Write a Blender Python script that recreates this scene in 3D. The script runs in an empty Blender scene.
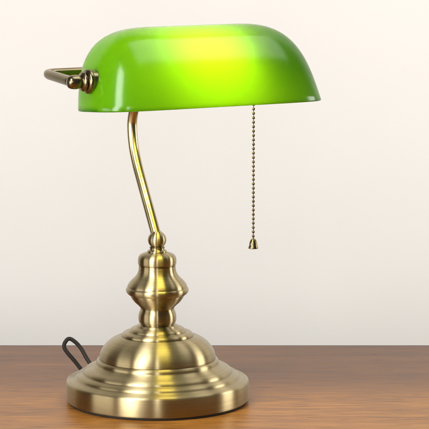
import bpy, bmesh, math
from mathutils import Vector, Matrix

S = bpy.context.scene
COL = S.collection
R = math.radians
MM = 0.001

# ------------------------------------------------------------------ helpers
def tag(o, label=None, cat=None, group=None, kind=None):
    if label: o['label'] = label
    if cat: o['category'] = cat
    if group: o['group'] = group
    if kind: o['kind'] = kind
    return o

def obj(name, bm, mats, parent=None, smooth=True, sharp=40):
    bmesh.ops.recalc_face_normals(bm, faces=bm.faces)
    for f in bm.faces:
        f.smooth = smooth
    if smooth:
        for e in bm.edges:
            if len(e.link_faces) == 2:
                e.smooth = e.calc_face_angle(0) < R(sharp)
    me = bpy.data.meshes.new(name)
    bm.to_mesh(me); bm.free()
    if not isinstance(mats, (list, tuple)): mats = [mats]
    for m in mats: me.materials.append(m)
    o = bpy.data.objects.new(name, me)
    COL.objects.link(o)
    if parent: o.parent = parent
    return o

def smooth_path(pts, n=8):
    """Catmull-Rom through pts (2-D or 3-D tuples)"""
    P = [Vector(p) for p in pts]
    P = [2*P[0]-P[1]] + P + [2*P[-1]-P[-2]]
    out = []
    for i in range(1, len(P)-2):
        a, b, c, d = P[i-1], P[i], P[i+1], P[i+2]
        for k in range(n):
            t = k/n
            out.append(0.5*((2*b)+(c-a)*t+(2*a-5*b+4*c-d)*t*t+(3*b-a-3*c+d)*t**3))
    out.append(P[-2].copy())
    return out

def hmap(prof):
    K = [(0, 0), (44, 43.6), (79, 77.6), (115, 112), (142, 136.5), (169.4, 161.7), (400, 385)]
    out = []
    for r, z in prof:
        for (a, b), (c, d) in zip(K, K[1:]):
            if a <= z <= c:
                out.append((r, b+(d-b)*(z-a)/(c-a))); break
    return out

def lathe(bm, prof, seg=160, M=None):
    """prof: list of (r, z) in mm, from bottom to top; r == 0 closes"""
    rings = []
    for r, z in prof:
        if r < 1e-5:
            co = Vector((0, 0, z*MM))
            rings.append([bm.verts.new(M @ co if M else co)])
        else:
            ring = []
            for k in range(seg):
                a = 2*math.pi*k/seg
                co = Vector((r*MM*math.cos(a), r*MM*math.sin(a), z*MM))
                ring.append(bm.verts.new(M @ co if M else co))
            rings.append(ring)
    for A, B in zip(rings, rings[1:]):
        if len(A) == 1 and len(B) == 1: continue
        for k in range(seg):
            j = (k+1) % seg
            if len(A) == 1: bm.faces.new((A[0], B[k], B[j]))
            elif len(B) == 1: bm.faces.new((A[k], A[j], B[0]))
            else: bm.faces.new((A[k], A[j], B[j], B[k]))

def tube(bm, pts, rad, seg=24, cap=True):
    """pts in mm; rad a number or a function of the 0..1 run"""
    P = [Vector(p)*MM for p in pts]
    n = len(P)
    T = [(P[min(i+1, n-1)]-P[max(i-1, 0)]).normalized() for i in range(n)]
    ref = Vector((0, 0, 1)) if abs(T[0].z) < .9 else Vector((1, 0, 0))
    N = T[0].cross(ref).normalized()
    rings = []
    for i in range(n):
        N = (N - T[i]*N.dot(T[i])).normalized()
        B = T[i].cross(N)
        r = (rad(i/(n-1)) if callable(rad) else rad)*MM
        rings.append([bm.verts.new(P[i]+r*(math.cos(a)*N+math.sin(a)*B))
                      for a in (2*math.pi*k/seg for k in range(seg))])
    for A, Bq in zip(rings, rings[1:]):
        for k in range(seg):
            j = (k+1) % seg
            bm.faces.new((A[k], A[j], Bq[j], Bq[k]))
    if cap:
        bm.faces.new(rings[0]); bm.faces.new(rings[-1])

def fillet(pts, rad, n=8):
    """polyline with rounded corners; pts in mm"""
    P = [Vector(p) for p in pts]
    out = [P[0]]
    for i in range(1, len(P)-1):
        a, b, c = P[i-1], P[i], P[i+1]
        d1, d2 = (a-b).normalized(), (c-b).normalized()
        r = rad[i-1] if isinstance(rad, (list, tuple)) else rad
        s, e = b+d1*r, b+d2*r
        for k in range(n+1):
            t = k/n
            out.append((1-t)**2*s+2*t*(1-t)*b+t*t*e)
    out.append(P[-1])
    return out

# ------------------------------------------------------------------ materials
def newmat(name):
    m = bpy.data.materials.new(name); m.use_nodes = True
    nt = m.node_tree
    return m, nt, nt.nodes['Principled BSDF']

def brass(name, col, dark, rough=.3, aniso=0., lathe_grooves=True, bump=.05):
    m, nt, b = newmat(name)
    N, L = nt.nodes.new, nt.links.new
    tc = N('ShaderNodeTexCoord')
    # slow mottling of the antique patina
    n1 = N('ShaderNodeTexNoise'); n1.inputs['Scale'].default_value = 28; n1.inputs['Detail'].default_value = 5
    L(tc.outputs['Object'], n1.inputs['Vector'])
    fac = n1.outputs['Fac']
    h = None
    if lathe_grooves:
        sep = N('ShaderNodeSeparateXYZ'); L(tc.outputs['Object'], sep.inputs[0])
        x2 = N('ShaderNodeMath'); x2.operation = 'MULTIPLY'; L(sep.outputs[0], x2.inputs[0]); L(sep.outputs[0], x2.inputs[1])
        y2 = N('ShaderNodeMath'); y2.operation = 'MULTIPLY_ADD'; L(sep.outputs[1], y2.inputs[0]); L(sep.outputs[1], y2.inputs[1]); L(x2.outputs[0], y2.inputs[2])
        rr = N('ShaderNodeMath'); rr.operation = 'SQRT'; L(y2.outputs[0], rr.inputs[0])
        at = N('ShaderNodeMath'); at.operation = 'ARCTAN2'; L(sep.outputs[1], at.inputs[0]); L(sep.outputs[0], at.inputs[1])
        am = N('ShaderNodeMath'); am.operation = 'MULTIPLY'; L(at.outputs[0], am.inputs[0]); am.inputs[1].default_value = .0008
        comb = N('ShaderNodeCombineXYZ'); L(rr.outputs[0], comb.inputs[0]); L(sep.outputs[2], comb.inputs[1]); L(am.outputs[0], comb.inputs[2])
        g = N('ShaderNodeTexNoise'); g.inputs['Scale'].default_value = 1500; g.inputs['Detail'].default_value = 3
        L(comb.outputs[0], g.inputs['Vector'])
        h = g.outputs['Fac']
        mixf = N('ShaderNodeMath'); mixf.operation = 'MULTIPLY_ADD'
        L(g.outputs['Fac'], mixf.inputs[0]); mixf.inputs[1].default_value = .6
        s = N('ShaderNodeMath'); s.operation = 'MULTIPLY'; L(fac, s.inputs[0]); s.inputs[1].default_value = .5
        L(s.outputs[0], mixf.inputs[2])
        fac = mixf.outputs[0]
    cr = N('ShaderNodeValToRGB')
    cr.color_ramp.elements[0].position = .3; cr.color_ramp.elements[0].color = (*dark, 1)
    cr.color_ramp.elements[1].position = .75; cr.color_ramp.elements[1].color = (*col, 1)
    L(fac, cr.inputs[0])
    # darker brown in the concave turned grooves
    ge = N('ShaderNodeNewGeometry')
    pr_ = N('ShaderNodeMapRange'); pr_.inputs['From Min'].default_value = .44; pr_.inputs['From Max'].default_value = .495
    L(ge.outputs['Pointiness'], pr_.inputs['Value'])
    tn = N('ShaderNodeMix'); tn.data_type = 'RGBA'; tn.inputs['A'].default_value = (.10, .07, .032, 1)
    L(pr_.outputs[0], tn.inputs['Factor']); L(cr.outputs[0], tn.inputs['B'])
    L(tn.outputs['Result'], b.inputs['Base Color'])
    b.inputs['Metallic'].default_value = 1
    mr = N('ShaderNodeMapRange'); mr.inputs['To Min'].default_value = rough-.05; mr.inputs['To Max'].default_value = rough+.06
    L(n1.outputs['Fac'], mr.inputs['Value']); L(mr.outputs[0], b.inputs['Roughness'])
    if aniso:
        b.inputs['Anisotropic'].default_value = aniso
        b.inputs['Anisotropic Rotation'].default_value = .25
        tg = N('ShaderNodeTangent'); tg.direction_type = 'RADIAL'; tg.axis = 'Z'
        L(tg.outputs[0], b.inputs['Tangent'])
    if h is not None:
        bp = N('ShaderNodeBump'); bp.inputs['Strength'].default_value = bump; bp.inputs['Distance'].default_value = .0004
        L(h, bp.inputs['Height']); L(bp.outputs[0], b.inputs['Normal'])
    return m

BRASS = brass('antique_brass', (.45, .37, .205), (.29, .23, .115), .36, 1.0)
BRASS_TUBE = brass('antique_brass_tube', (.52, .42, .22), (.40, .31, .15), .22, 0, False)
BRASS_DARK = brass('aged_brass', (.30, .25, .14), (.19, .155, .08), .24, 0, False)

def glass(name, dif, trans, wt):
    m, nt, b = newmat(name)
    N, L = nt.nodes.new, nt.links.new
    d = N('ShaderNodeBsdfDiffuse'); d.inputs[0].default_value = (*dif, 1)
    t = N('ShaderNodeBsdfTranslucent'); t.inputs[0].default_value = (*trans, 1)
    mx = N('ShaderNodeMixShader'); mx.inputs[0].default_value = wt
    L(d.outputs[0], mx.inputs[1]); L(t.outputs[0], mx.inputs[2])
    g = N('ShaderNodeBsdfGlossy'); g.inputs['Roughness'].default_value = .18
    fr = N('ShaderNodeFresnel'); fr.inputs['IOR'].default_value = 1.44
    m2 = N('ShaderNodeMixShader'); L(fr.outputs[0], m2.inputs[0]); L(mx.outputs[0], m2.inputs[1]); L(g.outputs[0], m2.inputs[2])
    nz = N('ShaderNodeTexNoise'); nz.inputs['Scale'].default_value = 22; nz.inputs['Detail'].default_value = 1
    tc = N('ShaderNodeTexCoord'); L(tc.outputs['Object'], nz.inputs['Vector'])
    bp = N('ShaderNodeBump'); bp.inputs['Strength'].default_value = .05; bp.inputs['Distance'].default_value = .004
    L(nz.outputs['Fac'], bp.inputs['Height'])
    for q in (g, fr): L(bp.outputs[0], q.inputs['Normal'])
    L(m2.outputs[0], nt.nodes['Material Output'].inputs['Surface'])
    nt.nodes.remove(b)
    return m
BRONZE = brass('dark_bronze', (.20, .155, .08), (.11, .085, .04), .28, 0, False)
GLASS = glass('green_cased_glass', (.003, .075, .002), (.40, .92, .010), .62)
OPAL = glass('opal_glass_lining', (.42, .42, .37), (.95, .95, .86), .62)

BULB, nt, b = newmat('lit_bulb')
b.inputs['Base Color'].default_value = (.9, .85, .7, 1)
b.inputs['Emission Color'].default_value = (1, .88, .26, 1)
BULB_STRENGTH = 38
b.inputs['Emission Strength'].default_value = BULB_STRENGTH

RUBBER, nt, b = newmat('dark_cord')
nz = nt.nodes.new('ShaderNodeTexNoise'); nz.inputs['Scale'].default_value = 300
cr = nt.nodes.new('ShaderNodeValToRGB')
cr.color_ramp.elements[0].color = (.010, .008, .007, 1); cr.color_ramp.elements[1].color = (.022, .017, .014, 1)
nt.links.new(nz.outputs['Fac'], cr.inputs[0]); nt.links.new(cr.outputs[0], b.inputs['Base Color'])
b.inputs['Roughness'].default_value = .6; b.inputs['Specular IOR Level'].default_value = .2

WALL, nt, b = newmat('cream_painted_wall')
tcw = nt.nodes.new('ShaderNodeTexCoord')
nz = nt.nodes.new('ShaderNodeTexNoise'); nz.inputs['Scale'].default_value = 3; nz.inputs['Detail'].default_value = 6
nt.links.new(tcw.outputs['Object'], nz.inputs['Vector'])
cr = nt.nodes.new('ShaderNodeValToRGB')
cr.color_ramp.elements[0].position = .3; cr.color_ramp.elements[0].color = (.70, .665, .62, 1)
cr.color_ramp.elements[1].position = .7; cr.color_ramp.elements[1].color = (.73, .695, .65, 1)
nt.links.new(nz.outputs['Fac'], cr.inputs[0]); nt.links.new(cr.outputs[0], b.inputs['Base Color'])
b.inputs['Roughness'].default_value = .85
n2 = nt.nodes.new('ShaderNodeTexNoise'); n2.inputs['Scale'].default_value = 260; n2.inputs['Detail'].default_value = 3
nt.links.new(tcw.outputs['Object'], n2.inputs['Vector'])
bp = nt.nodes.new('ShaderNodeBump'); bp.inputs['Strength'].default_value = .06; bp.inputs['Distance'].default_value = .002
nt.links.new(n2.outputs['Fac'], bp.inputs['Height']); nt.links.new(bp.outputs[0], b.inputs['Normal'])

WOOD, nt, b = newmat('warm_veneer_wood')
N, L = nt.nodes.new, nt.links.new
tc = N('ShaderNodeTexCoord')
mp = N('ShaderNodeMapping'); mp.inputs['Scale'].default_value = (1.3, 18, 18); mp.inputs['Rotation'].default_value = (0, 0, R(.8))
L(tc.outputs['Object'], mp.inputs[0])
# broad growth-ring bands, bent by a low noise
na = N('ShaderNodeTexNoise'); na.inputs['Scale'].default_value = 2.2; na.inputs['Detail'].default_value = 6; na.inputs['Roughness'].default_value = .6
na.inputs['Distortion'].default_value = .5
L(mp.outputs[0], na.inputs['Vector'])
mp2 = N('ShaderNodeMapping'); mp2.inputs['Scale'].default_value = (7, 70, 70)
L(tc.outputs['Object'], mp2.inputs[0])
nb = N('ShaderNodeTexNoise'); nb.inputs['Scale'].default_value = 3; nb.inputs['Detail'].default_value = 4
L(mp2.outputs[0], nb.inputs['Vector'])
mp3 = N('ShaderNodeMapping'); mp3.inputs['Scale'].default_value = (16, 120, 120)
L(tc.outputs['Object'], mp3.inputs[0])
nc = N('ShaderNodeTexNoise'); nc.inputs['Scale'].default_value = 2; nc.inputs['Detail'].default_value = 2
L(mp3.outputs[0], nc.inputs['Vector'])
cr = N('ShaderNodeValToRGB')
E = cr.color_ramp.elements
E[0].position = .48; E[0].color = (.115, .046, .014, 1)
E[1].position = .90; E[1].color = (.30, .135, .038, 1)
e = E.new(.68); e.color = (.20, .084, .023, 1)
mx = N('ShaderNodeMath'); mx.operation = 'MULTIPLY_ADD'
L(nb.outputs['Fac'], mx.inputs[0]); mx.inputs[1].default_value = .75
sc_ = N('ShaderNodeMath'); sc_.operation = 'MULTIPLY'; L(na.outputs['Fac'], sc_.inputs[0]); sc_.inputs[1].default_value = .62
L(sc_.outputs[0], mx.inputs[2])
L(mx.outputs[0], cr.inputs[0])
# fine dark pores
cr2 = N('ShaderNodeValToRGB')
cr2.color_ramp.elements[0].position = .34; cr2.color_ramp.elements[0].color = (.45, .40, .36, 1)
cr2.color_ramp.elements[1].position = .44; cr2.color_ramp.elements[1].color = (1, 1, 1, 1)
L(nc.outputs['Fac'], cr2.inputs[0])
mm_ = N('ShaderNodeMix'); mm_.data_type = 'RGBA'; mm_.blend_type = 'MULTIPLY'; mm_.inputs['Factor'].default_value = .55
L(cr.outputs[0], mm_.inputs['A']); L(cr2.outputs[0], mm_.inputs['B'])
# front-to-back light falloff painted into the wood: honey in front, duller behind
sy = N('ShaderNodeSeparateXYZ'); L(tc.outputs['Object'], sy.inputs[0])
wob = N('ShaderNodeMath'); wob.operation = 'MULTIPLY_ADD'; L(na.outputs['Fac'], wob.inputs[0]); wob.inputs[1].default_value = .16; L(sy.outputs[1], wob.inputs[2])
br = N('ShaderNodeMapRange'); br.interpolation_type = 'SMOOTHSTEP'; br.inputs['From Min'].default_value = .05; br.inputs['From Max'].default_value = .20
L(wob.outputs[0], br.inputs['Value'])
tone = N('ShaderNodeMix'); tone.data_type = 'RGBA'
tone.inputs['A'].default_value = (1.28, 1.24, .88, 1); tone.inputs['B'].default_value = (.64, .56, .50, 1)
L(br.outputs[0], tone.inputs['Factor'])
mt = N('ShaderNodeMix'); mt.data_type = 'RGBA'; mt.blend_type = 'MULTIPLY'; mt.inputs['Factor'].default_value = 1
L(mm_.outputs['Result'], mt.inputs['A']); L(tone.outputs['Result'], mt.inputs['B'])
ed = N('ShaderNodeMath'); ed.operation = 'GREATER_THAN'; L(sy.outputs[1], ed.inputs[0]); ed.inputs[1].default_value = .2735   # shade line along the back edge, painted dark
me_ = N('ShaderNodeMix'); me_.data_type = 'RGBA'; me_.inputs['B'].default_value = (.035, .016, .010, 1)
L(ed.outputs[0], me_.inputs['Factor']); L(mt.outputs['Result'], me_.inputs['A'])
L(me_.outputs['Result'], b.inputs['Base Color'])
mr = N('ShaderNodeMapRange'); b.inputs['IOR'].default_value = 1.30
mr.inputs['To Min'].default_value = .30; mr.inputs['To Max'].default_value = .42
L(nb.outputs['Fac'], mr.inputs['Value']); L(mr.outputs[0], b.inputs['Roughness'])
bp = N('ShaderNodeBump'); bp.inputs['Strength'].default_value = .08; bp.inputs['Distance'].default_value = .0006
L(nb.outputs['Fac'], bp.inputs['Height']); L(bp.outputs[0], b.inputs['Normal'])

# ------------------------------------------------------------------ camera
F_PX, DIST, EYE = 2365.0, 2.300, 0.520
PITCH = 8.24
cam_d = bpy.data.cameras.new('camera'); cam = bpy.data.objects.new('camera', cam_d); COL.objects.link(cam)
cam_d.sensor_width = 36; cam_d.lens = 36*F_PX/429
cam_d.clip_end = 50
cam.location = (.0565, -DIST, EYE)
cam.rotation_euler = (R(90-PITCH), 0, 0)
S.camera = cam

# ------------------------------------------------------------------ setting
TABLE_BACK = .280
bm = bmesh.new()
bmesh.ops.create_cube(bm, size=1)
TX, TY0, TH = 2.4, -.75, .028
for v in bm.verts:
    v.co = Vector((v.co.x*TX, (v.co.y+.5)*(TABLE_BACK-TY0)+TY0, (v.co.z-.5)*TH))
bmesh.ops.bevel(bm, geom=bm.edges[:], offset=.0025, segments=3, affect='EDGES')
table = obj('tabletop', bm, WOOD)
tag(table, 'warm brown wooden tabletop with straight grain under the brass desk lamp', 'table', kind='structure')

bm = bmesh.new()
bmesh.ops.create_cube(bm, size=1)
for v in bm.verts:
    v.co = Vector((v.co.x*4.0+.45, v.co.y*.1+.85+.05, v.co.z*2.8+.6))
wall = obj('wall', bm, WALL, smooth=False)
tag(wall, 'plain cream wall behind the wooden tabletop', 'wall', kind='structure')

# ------------------------------------------------------------------ the lamp
YAW = 30
lamp = bpy.data.objects.new('desk_lamp', None); COL.objects.link(lamp)
lamp.rotation_euler = (0, 0, R(YAW)); lamp.empty_display_size = .05
tag(lamp, 'antique brass bankers desk lamp with glowing green glass shade on wooden tabletop', 'lamp')

# base pad
bm = bmesh.new()
lathe(bm, [(0, 0), (87.5, 0), (88.3, .6), (88.3, 2.4), (0, 2.4)])
obj('base_pad', bm, RUBBER, lamp)

# stepped round base
prof = [(0, 2.5), (89.2, 2.5), (90.2, 3.0), (90.6, 4.0), (90.6, 20.0), (90.2, 21.8), (89.0, 22.8)]
prof += [tuple(p) for p in smooth_path([(89.0, 22.8), (86.0, 23.7), (82.6, 24.5), (81.2, 25.4), (80.0, 27.4), (77.6, 28.9), (75.2, 29.5)], 4)][1:]
prof += [tuple(p) for p in smooth_path([(75.2, 29.5), (74.0, 30.0), (73.0, 32.2), (71.0, 34.0), (68.2, 35.0), (64.6, 36.4), (61.9, 38.2), (60.9, 39.4)], 4)][1:]
prof += [tuple(p) for p in smooth_path([(60.9, 39.4), (60.5, 41.6), (59.2, 43.2), (57.6, 43.8)], 4)][1:]
prof += [tuple(p) for p in smooth_path([(57.6, 43.8), (57.2, 47.5), (55.4, 52.8), (51.4, 58.6), (45.6, 63.4), (39.6, 66.2), (35.4, 67.2)], 6)][1:]
prof += [tuple(p) for p in smooth_path([(35.4, 67.2), (34.9, 69.2), (33.4, 70.6), (30.6, 71.2), (28.4, 71.9), (27.4, 73.6), (25.2, 75.2), (22.4, 75.8), (20.6, 76.8), (19.6, 78.2), (17.8, 78.8)], 4)][1:]
prof += [(0, 78.8)]
bm = bmesh.new(); lathe(bm, hmap(prof), 256)
obj('base', bm, BRASS, lamp, sharp=50)

# turned column
prof = [(0, 79.0), (16.2, 79.0), (17.0, 79.8)]
prof += [tuple(p) for p in smooth_path([(17.0, 79.8), (18.4, 82.2), (18.8, 86.0), (18.3, 90.5), (17.0, 94.0), (16.6, 96.0),
        (18.6, 98.8), (22.4, 102.4), (25.6, 106.8), (27.0, 110.0)], 5)]
prof += [tuple(p) for p in smooth_path([(27.0, 110.0), (28.6, 110.6), (30.4, 112.6), (31.0, 114.8), (30.7, 116.8), (29.6, 118.0)], 4)]
prof += [tuple(p) for p in smooth_path([(29.6, 118.0), (29.2, 120.2), (27.8, 122.8), (25.4, 125.8), (22.4, 129.0), (20.0, 132.4), (18.6, 136.6), (18.1, 142.5)], 5)]
prof += [tuple(p) for p in smooth_path([(18.2, 142.5), (18.9, 144.0), (18.9, 149.0), (17.6, 152.6), (14.6, 154.8), (10.2, 156.0)], 4)]
prof += [(9.4, 156.2)]
prof += [tuple(p) for p in smooth_path([(9.4, 156.2), (9.6, 157.4), (8.8, 158.4), (7.6, 158.8), (7.2, 160.4), (7.8, 161.6)], 4)]
prof += [(0, 161.6)]
bm = bmesh.new(); lathe(bm, hmap(prof), 192)
obj('column', bm, BRASS, lamp, sharp=60)

# ball collar that takes the stem
prof = [(0, 161.4), (6.0, 161.4), (7.4, 162.2)]
prof += [(9.2*math.cos(R(a)), 169.4+9.2*math.sin(R(a))) for a in range(-50, 61, 10)]
prof += [(4.4, 178.2), (0, 178.2)]
bm = bmesh.new(); lathe(bm, hmap(prof), 96)
obj('ball_collar', bm, BRASS, lamp, sharp=60)

# bent stem in the lamp's own mid plane (u = 0): local +Y is the back
PIV_Y, PIV_Z = -84.0, 329.5        # pivot axis of the shade (mm)
BAR_Y, BAR_Z = -22.0, 333.0        # back bar of the yoke
stem = smooth_path([(0, -1.4, 161), (0, 4.0, 170), (0, 13.0, 185), (0, 22.2, 200.4), (0, 31.4, 215.6), (0, 40.0, 230.4), (0, 46.6, 245), (0, 49.8, 257.0),
                    (0, 51.0, 267.6), (0, 50.5, 276), (0, 47, 286), (0, 38, 299), (0, 22, 312), (0, 2, 323), (0, -16, 330.5), (0, BAR_Y, BAR_Z)], 5)
bm = bmesh.new(); tube(bm, stem, 5.0, 32)
obj('stem', bm, BRASS_TUBE, lamp)

# yoke: back bar and the two side legs round the shade
UL, UR = 131.5, 113.0
path = fillet([(-UL+9, PIV_Y, PIV_Z), (-UL, PIV_Y+6, PIV_Z), (-UL, BAR_Y, BAR_Z), (UR, BAR_Y, BAR_Z), (UR, PIV_Y, PIV_Z)], [4, 11, 9], 8)
bm = bmesh.new()
tube(bm, path, lambda t: 5.0-.7*max(0, min(1, (t-.30)/.1)), 24)
obj('yoke', bm, BRASS_DARK, lamp)

# pivot knobs: a turned one with a ball at the left end, a short button at the right
bm = bmesh.new()
M = Matrix.Translation(Vector((-115, PIV_Y, PIV_Z))*MM) @ Matrix.Rotation(R(-90), 4, 'Y')
pr = [(0, -8), (10, -8), (10, 0), (10.8, .3), (11.4, 1.2), (11.4, 3.6), (10.4, 4.8), (8.0, 5.2), (7.4, 5.9), (8.7, 6.6), (9.1, 7.8), (8.5, 9.0), (6.4, 9.7), (5.4, 10.4)]
pr += [tuple(p) for p in smooth_path([(5.4, 10.4), (6.0, 11.8), (6.6, 14.6), (6.5, 18), (5.8, 21), (4.4, 22.8), (1.6, 23.6)], 4)][1:]
pr += [(0, 23.7)]
lathe(bm, pr, 48, M)
obj('pivot_knob', bm, BRASS_DARK, lamp, sharp=50)
bm = bmesh.new()
M = Matrix.Translation(Vector((103, PIV_Y, PIV_Z))*MM) @ Matrix.Rotation(R(90), 4, 'Y')
lathe(bm, [(0, 0), (8.6, 0), (9, 1), (9, 4), (8, 5), (6, 5.6), (5.6, 8), (5.0, 12), (3.6, 13.8), (0, 14.2)], 48, M)
obj('pivot_knob', bm, BRASS_DARK, lamp, sharp=50)

# glass shade
def shade_mesh(A=119.6, B=51.5, H=75., u0=44., m=3.2, nz=2.25, thick=3.6):
    bm = bmesh.new()
    Ru = A-u0
    dirs = []                      # (core u, q_u, q_v) round the footprint
    NQ, NS = 22, 18
    def quad(su, sv, rev):
        out = []
        for k in range(NQ+1):
            t = k/NQ*math.pi/2
            out.append((su*u0, su*math.cos(t)**(2/m) if t < math.pi/2-1e-9 else 0., sv*math.sin(t)**(2/m)))
        return out[::-1] if rev else out
    dirs += quad(1, 1, False)
    dirs += [(u0*(1-2*k/NS), 0., 1.) for k in range(1, NS)]
    dirs += quad(-1, 1, True)
    dirs += quad(-1, -1, False)[1:]
    dirs += [(-u0*(1-2*k/NS), 0., -1.) for k in range(1, NS)]
    dirs += quad(1, -1, True)[:-1]
    lat = [i/36 for i in range(37)]
    rows = []
    for s in lat:
        a = s*math.pi/2
        c = max(math.cos(a), 0)**(2/nz) if s < 1 else 0.
        z = math.sin(a)**(2/nz)
        cu_ = (1-z**3.0)**(1/3.0) if s < 1 else 0.
        tp = 1-.125*z*(1-.5*z)         # the ends lean in a little
        sk = 13.5*(1-(1-z)**1.5)        # the crest lies nearer the back
        rows.append([bm.verts.new(((cu+Ru*qu*cu_)*tp*MM, (B*qv*c+sk)*MM, z*H*MM)) for cu, qu, qv in dirs])
    n = len(dirs)
    for Ra, Rb in zip(rows, rows[1:]):
        for k in range(n):
            j = (k+1) % n
            bm.faces.new((Ra[k], Ra[j], Rb[j], Rb[k]))
    bmesh.ops.remove_doubles(bm, verts=bm.verts[:], dist=2e-5)
    bmesh.ops.dissolve_degenerate(bm, edges=bm.edges[:], dist=1e-5)
    bmesh.ops.recalc_face_normals(bm, faces=bm.faces)
    up = sum(f.normal.z for f in bm.faces)
    if up < 0: bmesh.ops.reverse_faces(bm, faces=bm.faces[:])
    bm.normal_update()
    outer = bm.verts[:]; faces = bm.faces[:]
    bedges = [e for e in bm.edges if e.is_boundary]
    inner, lipv = {}, {}
    for v in outer:
        inner[v] = bm.verts.new(v.co - v.normal*thick*MM)
    for f in faces:
        bm.faces.new([inner[v] for v in f.verts][::-1]).material_index = 1
    bv = {v for e in bedges for v in e.verts}
    for v in bv:
        nrm = Vector((v.normal.x, v.normal.y, 0)).normalized()
        lipv[v] = [bm.verts.new(v.co - nrm*thick*MM*(.5-.5*math.cos(R(a))) - Vector((0, 0, 1.3*MM*math.sin(R(a))))) for a in (36, 72, 108, 144)]
    for e in bedges:
        a, b_ = e.verts
        ca = [a]+lipv[a]+[inner[a]]; cb = [b_]+lipv[b_]+[inner[b_]]
        for i in range(5):
            bm.faces.new((ca[i], ca[i+1], cb[i+1], cb[i]))
    return bm
shade = obj('lamp_shade', shade_mesh(), [GLASS, OPAL], lamp, sharp=80)
SH_DZ = -27.0                      # rim lies this far under the pivot axis
TILT = -4.0
shade.matrix_local = (Matrix.Translation(Vector((0, PIV_Y, PIV_Z))*MM) @ Matrix.Rotation(R(TILT), 4, 'X')
                      @ Matrix.Translation(Vector((1.2, 0, SH_DZ))*MM))

# socket on the right pivot and the bulb in it (both inside the shade)
BZ = PIV_Z+3
bm = bmesh.new()
M = Matrix.Translation(Vector((80, PIV_Y, BZ))*MM) @ Matrix.Rotation(R(-90), 4, 'Y')
lathe(bm, [(0, 0), (6, 0), (6, 10), (16, 12), (17, 14), (17, 40), (15.5, 42), (0, 42)], 48, M)
obj('bulb_socket', bm, BRASS_DARK, lamp, sharp=50)
bm = bmesh.new()
M = Matrix.Translation(Vector((38, PIV_Y, BZ))*MM) @ Matrix.Rotation(R(-90), 4, 'Y')
pr = [(0, 0), (11, 0)] + [tuple(p) for p in smooth_path([(11, 0), (12, 4), (13.5, 10), (14, 16), (14, 72), (12.5, 79), (8, 83.5), (2, 85)], 4)] + [(0, 85)]
lathe(bm, pr, 48, M)
obj('light_bulb', bm, BULB, lamp, sharp=60)

# bead pull chain with bell
CHX, CHY = 60.0, PIV_Y
ZT, ZB = BZ-16, 169.0
bm = bmesh.new()
step = 4.25
z = ZT
tube(bm, [(CHX, CHY, ZT+2), (CHX, CHY, ZB)], .45, 8)
while z > ZB:
    bmesh.ops.create_uvsphere(bm, u_segments=16, v_segments=10, radius=1.45*MM, matrix=Matrix.Translation(Vector((CHX, CHY, z))*MM))
    z -= step
chain = obj('pull_chain', bm, BRONZE, lamp)
bm = bmesh.new()
M = Matrix.Translation(Vector((CHX, CHY, ZB-9))*MM)
pr = [(0, 1.4), (3.6, 1.2), (4.3, .2), (4.7, 0), (4.8, .8), (4.3, 2.1), (3.9, 3.2), (3.8, 5.0), (3.3, 7.0), (2.3, 8.7), (1.2, 9.6), (0, 9.8)]
lathe(bm, pr, 40, M)
obj('bell_pull', bm, BRONZE, chain, sharp=60)

# power cord: leaves the back of the base, kinks up in a loop and runs off behind
def w2l(p):                        # world mm -> lamp mm
    c, s = math.cos(R(-YAW)), math.sin(R(-YAW))
    return (p[0]*c-p[1]*s, p[0]*s+p[1]*c, p[2])
cord = smooth_path([w2l(p) for p in [(-52, 70, 8), (-62, 84, 8), (-73.5, 95, 20), (-82.5, 100, 34), (-91.5, 101, 42), (-96.5, 100, 41), (-98.5, 99, 33),
                                     (-87.5, 98, 19), (-77.5, 98, 7), (-68, 104, 2.8), (-45, 120, 2.6), (-15, 160, 2.6), (0, 220, 2.6), (4, 262, 2.7), (5, 281, 0), (5, 284, -30), (4, 285, -160)]], 8)
bm = bmesh.new(); tube(bm, cord, 2.1, 16)
obj('power_cord', bm, RUBBER, lamp)

# ------------------------------------------------------------------ light
W = bpy.data.worlds.new('World'); S.world = W; W.use_nodes = True
bg = W.node_tree.nodes['Background']
bg.inputs['Color'].default_value = (1, .97, .93, 1); bg.inputs['Strength'].default_value = .07

def area(name, loc, target, sx, sy, power, col=(1, 1, 1)):
    d = bpy.data.lights.new(name, 'AREA'); d.shape = 'RECTANGLE'; d.size = sx; d.size_y = sy
    d.energy = power; d.color = col
    o = bpy.data.objects.new(name, d); COL.objects.link(o)
    o.location = loc
    o.rotation_euler = (Vector(target)-Vector(loc)).to_track_quat('-Z', 'Y').to_euler()
    return o
sl = area('strip_left', (-.64, -1.12, 1.03), (0, 0, .90), .46, 1.95, 46, (1, .99, .98))
sl.rotation_euler.rotate_axis('Z', R(-10))
area('fill_left', (-1.5, -.55, .22), (.2, .6, .05), .9, .45, 7, (1, .99, .98))  # added low fill, lightens the base dome and lower wall
area('softbox_top', (.70, .12, 1.75), (.25, .80, .0), 1.3, 1.0, 13, (1, .99, .98))
area('strip_front', (.05, -2.6, .95), (0, 0, .3), .10, 1.2, 11, (1, .99, .98))
area('softbox_right', (1.35, .22, .35), (.1, .8, .05),   .5, .6, 9, (1, .99, .97))

# ------------------------------------------------------------------ render
S.render.engine = 'CYCLES'
S.cycles.use_denoising = True
S.cycles.max_bounces = 12
S.cycles.sample_clamp_indirect = 6
S.view_settings.view_transform = 'Standard'
S.view_settings.look = 'None'
S.view_settings.exposure = 0
S.view_settings.gamma = 1
S.view_settings.use_curve_mapping = False
